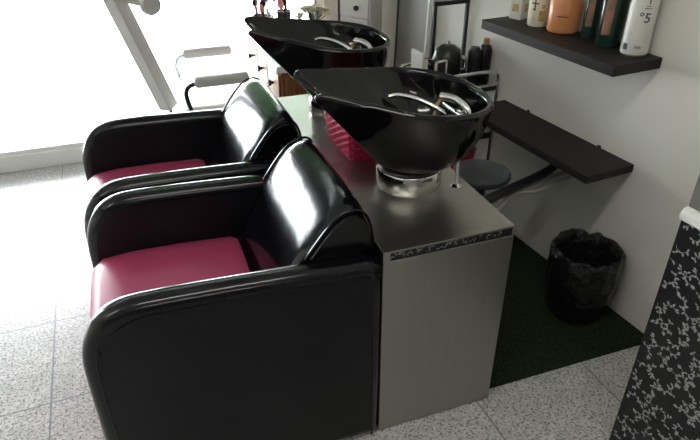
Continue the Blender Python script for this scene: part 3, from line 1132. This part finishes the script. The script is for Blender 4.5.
t = thing('hand_mirror', 'dark mirror in a white frame standing on the trolley', 'mirror', on_trolley(-0.075, -0.05), WA + 0.1, GT)
bm = B()
box(bm, -0.032, -0.024, -0.006, 0.006, 0, 0.14, 0.001)
box(bm, 0.024, 0.032, -0.006, 0.006, 0, 0.14, 0.001)
box(bm, -0.032, 0.032, -0.006, 0.006, 0.132, 0.14, 0.001)
box(bm, -0.032, 0.032, -0.006, 0.006, 0, 0.008, 0.001)
link('frame', bm, M['white_plastic'], t)
bm = B(); box(bm, -0.024, 0.024, -0.003, 0.003, 0.008, 0.132)
link('mirror_face', bm, M['dark_metal'], t)

t = tag(link('pale_jar', lathe(B(), [(0, 0), (0.024, 0), (0.025, 0.005), (0.025, 0.045), (0.02, 0.05), (0, 0.05)], 24), M['cream'], loc=on_trolley(-0.02, -0.085), smooth=True),
        'small pale cream jar at the front of the trolley', 'jar', GT)

bm = B()
for k in range(5):
    a = k * 1.3
    tube(bm, smooth_pts([(0.05 * math.cos(a + q * 0.9) * (1 - 0.05 * k), 0.04 * math.sin(a + q * 0.9), 0.012 + 0.02 * k + 0.01 * math.sin(q * 2 + k)) for q in range(7)], 5), 0.010, 8)
tag(link('coiled_cable', bm, M['black_plastic'], smooth=True, loc=on_trolley(-0.09, 0.075)), 'heap of black coiled cable between the white packet and the mirror', 'cable', GT)

bm = B()
box(bm, -0.14, 0.15, -0.075, 0.07, 0, 0.10, 0.025, 4)
o = tag(link('folded_towel', bm, M['blue'], smooth=True, loc=Vector(on_trolley(0.02, 0.0)) + Vector((0, 0, -0.238)), rot=(0, 0, WA)), 'blue folded towel on the trolley tray below the top', 'towel')
bm = B(); lathe(bm, [(0, 0), (0.055, 0), (0.075, 0.17), (0.078, 0.172), (0.072, 0.172), (0.053, 0.005), (0, 0.005)], 32)
t = tag(link('red_bucket', bm, M['red'], smooth=True, loc=Vector(on_trolley(0.09, -0.03)) + Vector((0, 0, -0.4985))), 'red plastic tub on the low tray of the trolley', 'tub')

# ------------------------------------------------------------------ black metal rack and the grey board leaning behind
c = wp(0.83, 0.107)
t = thing('metal_rack', 'tall black tubular rack standing by the wall behind the trolley', 'rack', (c.x, c.y, 0), WA)
for sx_ in (-0.09, 0.09):
    bm = B(); box(bm, sx_ - 0.008, sx_ + 0.008, -0.008, 0.008, 0.016, 1.00, 0.002)
    link('post', bm, M['dark_metal'], t)
    bm = B(); box(bm, sx_ - 0.008, sx_ + 0.008, -0.010, 0.09, 0.0, 0.0158, 0.002)
    link('foot_bar', bm, M['dark_metal'], t)
for zz in (1.0, 0.3):
    bm = B(); box(bm, -0.098, 0.098, -0.008, 0.008, zz, zz + 0.018)
    link('crossbar', bm, M['dark_metal'], t)

c = wp(1.27, 0.075)
t = thing('leaning_board', 'grey board with pale edge leaning on the wall behind the rack', 'board', (c.x, c.y, 0), WA)
bm = B()
for v in box(bm, -0.009, 0.009, -0.15, 0.15, 0.0, 1.25).verts:
    v.co.x += v.co.z * 0.035
link('board_face', bm, M['grey_panel'], t)
bm = B()
for v in box(bm, -0.012, 0.012, -0.162, -0.15, 0.0, 1.25).verts:
    v.co.x += v.co.z * 0.035
link('edge_strip', bm, M['white_metal'], t)
bm = B()
for v in box(bm, -0.012, 0.012, 0.15, 0.165, 0.0, 1.25).verts:
    v.co.x += v.co.z * 0.035
link('far_edge', bm, M['dark_metal'], t)

# ------------------------------------------------------------------ white cabinet with black knobs
t = thing('drawer_cabinet', 'tall white cabinet with black knobs near the shopfront window', 'cabinet', (1.262, 3.40, 0), -0.85)
bm = B(); box(bm, -0.09, 0.10, -0.09, 0.07, 0.02, 1.25, 0.003)
link('carcass', bm, M['white_metal'], t)
for k in range(11):
    z0 = 0.05 + k * 0.108
    bm = B(); box(bm, -0.086, 0.096, -0.105, -0.09, z0, z0 + 0.102, 0.003)
    dr = link('drawer', bm, M['white_metal'], t)
    bm = B(); lathe(bm, [(0, 0), (0.006, 0), (0.006, 0.012), (0.015, 0.016), (0.015, 0.024), (0, 0.028)], 16)
    link('knob', bm, M['black_plastic'], dr, loc=(0.030, -0.105, z0 + 0.055), rot=(PI / 2, 0, 0), smooth=True)
bm = B(); box(bm, -0.105, -0.0905, -0.10, 0.07, 0.0, 1.25, 0.002)
link('side_edge', bm, M['dark_metal'], t)

# ------------------------------------------------------------------ wooden dresser
t = thing('wooden_dresser', 'orange wooden dresser with white top and dark knobs behind the basins', 'dresser', (0.80, 3.12, 0))
bm = B(); box(bm, -0.19, 0.22, -0.38, 0.38, 0.04, 0.72, 0.003)
for k in range(6):
    box(bm, -0.17 + k * 0.066, -0.17 + k * 0.066 + 0.054, -0.386, -0.38, 0.08, 0.69, 0.004, 1)
link('carcass', bm, M['wood'], t)
for k in range(3):
    y0 = -0.37 + k * 0.25
    bm = B(); box(bm, -0.204, -0.19, y0, y0 + 0.235, 0.565, 0.705, 0.004)
    dr = link('drawer', bm, M['wood'], t)
    bm = B(); lathe(bm, [(0, 0), (0.007, 0), (0.007, 0.010), (0.016, 0.015), (0.014, 0.026), (0, 0.03)], 16)
    link('knob', bm, M['dark_metal'], dr, loc=(-0.204, y0 + 0.1175, 0.635), rot=(0, -PI / 2, 0), smooth=True)
    bm = B(); box(bm, -0.202, -0.19, y0, y0 + 0.235, 0.07, 0.552, 0.004)  # white colour stands in for blown-out light below the drawers
    link('door', bm, M['white_metal'], t)['label'] = 'lower door coloured white for blown window light'
bm = B(); box(bm, -0.215, 0.235, -0.395, 0.39, 0.72, 0.752, 0.006)
link('top', bm, M['white_metal'], t)['label'] = 'white worktop'

GD = 'things on the dresser'
DZ = 0.7525


def brush_cup(label, x, y, where):
    t = thing('brush_cup', label, 'cup', (x, y, DZ), 0, GD)
    bm = B(); lathe(bm, [(0, 0), (0.034, 0), (0.040, 0.10), (0.037, 0.10), (0.031, 0.006), (0, 0.006)], 28)
    link('cup_body', bm, M['black_plastic'], t, smooth=True)
    bm = B(); tube(bm, [(0.040 * math.cos(q * PI / 12), 0.040 * math.sin(q * PI / 12), 0.10) for q in range(24)], 0.0022, 6, closed=True)
    link('rim', bm, M['black_plastic'], t, smooth=True)
    r_ = random.Random(int(x * 1000))
    for k in range(7):
        a = r_.uniform(0, 2 * PI); q = r_.uniform(0.004, 0.018)
        h_ = r_.uniform(0.14, 0.2)
        bm = B(); tube(bm, [(q * math.cos(a), q * math.sin(a), 0.01), (q * 1.9 * math.cos(a), q * 1.9 * math.sin(a), h_)], 0.004, 6)
        lathe(bm, [(0, h_ - 0.03), (0.010, h_ - 0.02), (0.012, h_), (0.006, h_ + 0.02), (0, h_ + 0.02)], 10, (q * 1.9 * math.cos(a), q * 1.9 * math.sin(a), 0))
        col_ = 'black' if k % 3 else 'pink'
        tag(link('hair_brush', bm, M['dark_metal'] if k % 3 else M['pink_petal'], smooth=True, loc=(x, y, DZ)), col_ + ' tipped hair brush standing in ' + where, 'brush', col_ + ' brushes in ' + where)


brush_cup('black cup of brushes on the dresser, left of the other cup', 0.655, 3.36, 'the left black cup on the dresser')
brush_cup('black cup of brushes on the dresser, beside the cream flowers', 0.80, 3.42, 'the black cup beside the cream flowers')


def bouquet(name, label, x, y, m, n, R, H, sr):
    t = thing(name, label, 'flowers', (x, y, DZ), 0, GD)
    bm = B(); lathe(bm, [(0, 0), (0.03, 0), (0.036, 0.03), (0.024, 0.06), (0.032, 0.075), (0.028, 0.075), (0.02, 0.06), (0, 0.05)], 24)
    link('vase', bm, M['white_metal'], t, smooth=True)
    r_ = random.Random(n)
    bm = B(); bs = B()
    for k in range(n):
        a, e = r_.uniform(0, 2 * PI), r_.uniform(0.1, 1.3)
        c_ = Vector((R * math.cos(a) * math.cos(e), R * math.sin(a) * math.cos(e), H + R * 0.6 * math.sin(e)))
        tube(bs, [(0, 0, 0.05), c_], 0.002, 5)
        for j in range(8):
            b2 = j * PI / 4
            d = Vector((math.cos(b2), math.sin(b2), 0.35)) * sr
            s_ = Vector((-math.sin(b2), math.cos(b2), 0)) * sr * 0.45
            bm.faces.new([bm.verts.new(p) for p in (c_, c_ + d * 0.6 + s_, c_ + d + Vector((0, 0, sr * 0.2)), c_ + d * 0.6 - s_)])
        lathe(bm, [(0, -sr * 0.3), (sr * 0.45, 0), (sr * 0.3, sr * 0.4), (0, sr * 0.5)], 8, tuple(c_))
    link('blossoms', bm, m, t, smooth=True)
    link('stems', bs, M['leaf'], t)


bouquet('flower_bunch', 'pink flowers in a small vase at the window end of the dresser', 0.72, 3.44, M['pink_petal'], 10, 0.035, 0.15, 0.020)
bouquet('flower_bunch', 'cream flower bunch on the dresser above the far basin', 0.925, 3.26, M['cream'], 30, 0.085, 0.085, 0.028)
bm = B(); box(bm, -0.03, 0.03, -0.02, 0.02, 0, 0.035, 0.008, 3)
tag(link('yellow_sponge', bm, M['yellow'], smooth=True, loc=(0.80, 3.27, DZ)), 'small yellow sponge lying on the white dresser top', 'sponge', GD)
t = thing('chrome_dispenser', 'small chrome bottle standing between cream flowers and white cabinet', 'dispenser', (0.985, 3.42, DZ), 0, GD)
bm = B(); lathe(bm, [(0, 0), (0.025, 0), (0.025, 0.10), (0.008, 0.12), (0.008, 0.15), (0, 0.15)], 24)
link('bottle_body', bm, M['chrome'], t, smooth=True)
bm = B(); tube(bm, smooth_pts([(0, 0, 0.145), (-0.01, 0, 0.16), (-0.045, 0, 0.155)], 4), 0.005, 8)
link('pump', bm, M['chrome'], t, smooth=True)

# ------------------------------------------------------------------ styling chair by the window
t = thing('styling_chair', 'pale styling chair with grey padded arms near the shopfront window', 'chair', (0.36, 3.20, 0))
bm = B(); box(bm, -0.20, 0.18, -0.20, 0.20, 0.40, 0.50, 0.03, 4)
link('seat', bm, M['white_metal'], t, smooth=True)
bm = B(); tube(bm, [(0, 0, 0.03), (0, 0, 0.40)], 0.03, 20)
link('column', bm, M['chrome'], t, smooth=True)
bm = B(); lathe(bm, [(0, 0), (0.17, 0), (0.17, 0.012), (0.05, 0.03), (0, 0.03)], 40)
link('base', bm, M['chrome'], t, smooth=True)
for s in (-1, 1):
    bm = B(); tube(bm, smooth_pts([(-0.12, s * 0.26, 0.65), (-0.165, s * 0.26, 0.638), (-0.185, s * 0.26, 0.60), (-0.175, s * 0.26, 0.53), (-0.15, s * 0.25, 0.46), (-0.10, s * 0.21, 0.43)], 6), 0.011, 12)
    link('arm_tube', bm, M['dark_metal'] if s < 0 else M['chrome'], t, smooth=True)
    bm = B(); box(bm, -0.14, 0.13, s * 0.26 - 0.032, s * 0.26 + 0.032, 0.63, 0.682, 0.018, 4)
    link('arm_pad', bm, M['grey_arm'], t, smooth=True)

# ------------------------------------------------------------------ leaning equipment arm with round knob
t = thing('hood_dryer_stand', 'slanting pale grey arm with round knob in front of the bright window', 'salon equipment', (0.10, 3.30, 0))
bm = B()
p0, p1 = Vector((-0.005, 0.0, 0.42)), Vector((-0.215, -0.10, 1.16))
d = (p1 - p0)
tube(bm, [p0, p0 + d * 0.02, p0 + d * 0.98, p1], lambda q: 0.052, 4)
link('arm', bm, M['grey_plastic'], t)
bm = B(); lathe(bm, [(0, 0), (0.042, 0), (0.05, 0.01), (0.05, 0.035), (0.04, 0.045), (0, 0.045)], 32)
link('knob', bm, M['grey_plastic'], t, loc=(-0.022, -0.10, 0.985), rot=(PI / 2, 0, 0.3), smooth=True)
bm = B(); tube(bm, [(-0.155, -0.082, 1.02), (-0.09, -0.10, 1.00), (-0.022, -0.118, 0.985)], 0.016, 12)
link('knob_stem', bm, M['grey_plastic'], t, smooth=True)
bm = B(); tube(bm, [(0.0, 0, 0.03), (0.0, 0, 0.45)], 0.010, 10)
link('rod', bm, M['dark_metal'], t, smooth=True)
bm = B(); lathe(bm, [(0, 0), (0.07, 0), (0.07, 0.015), (0.02, 0.035), (0, 0.035)], 32)
link('base', bm, M['grey_plastic'], t, smooth=True)
bm = B(); lathe(bm, [(0, 0), (0.10, 0.0), (0.13, 0.08), (0.10, 0.17), (0, 0.2)], 32)
link('hood', bm, M['white_metal'], t, loc=(-0.24, -0.11, 1.15), smooth=True)
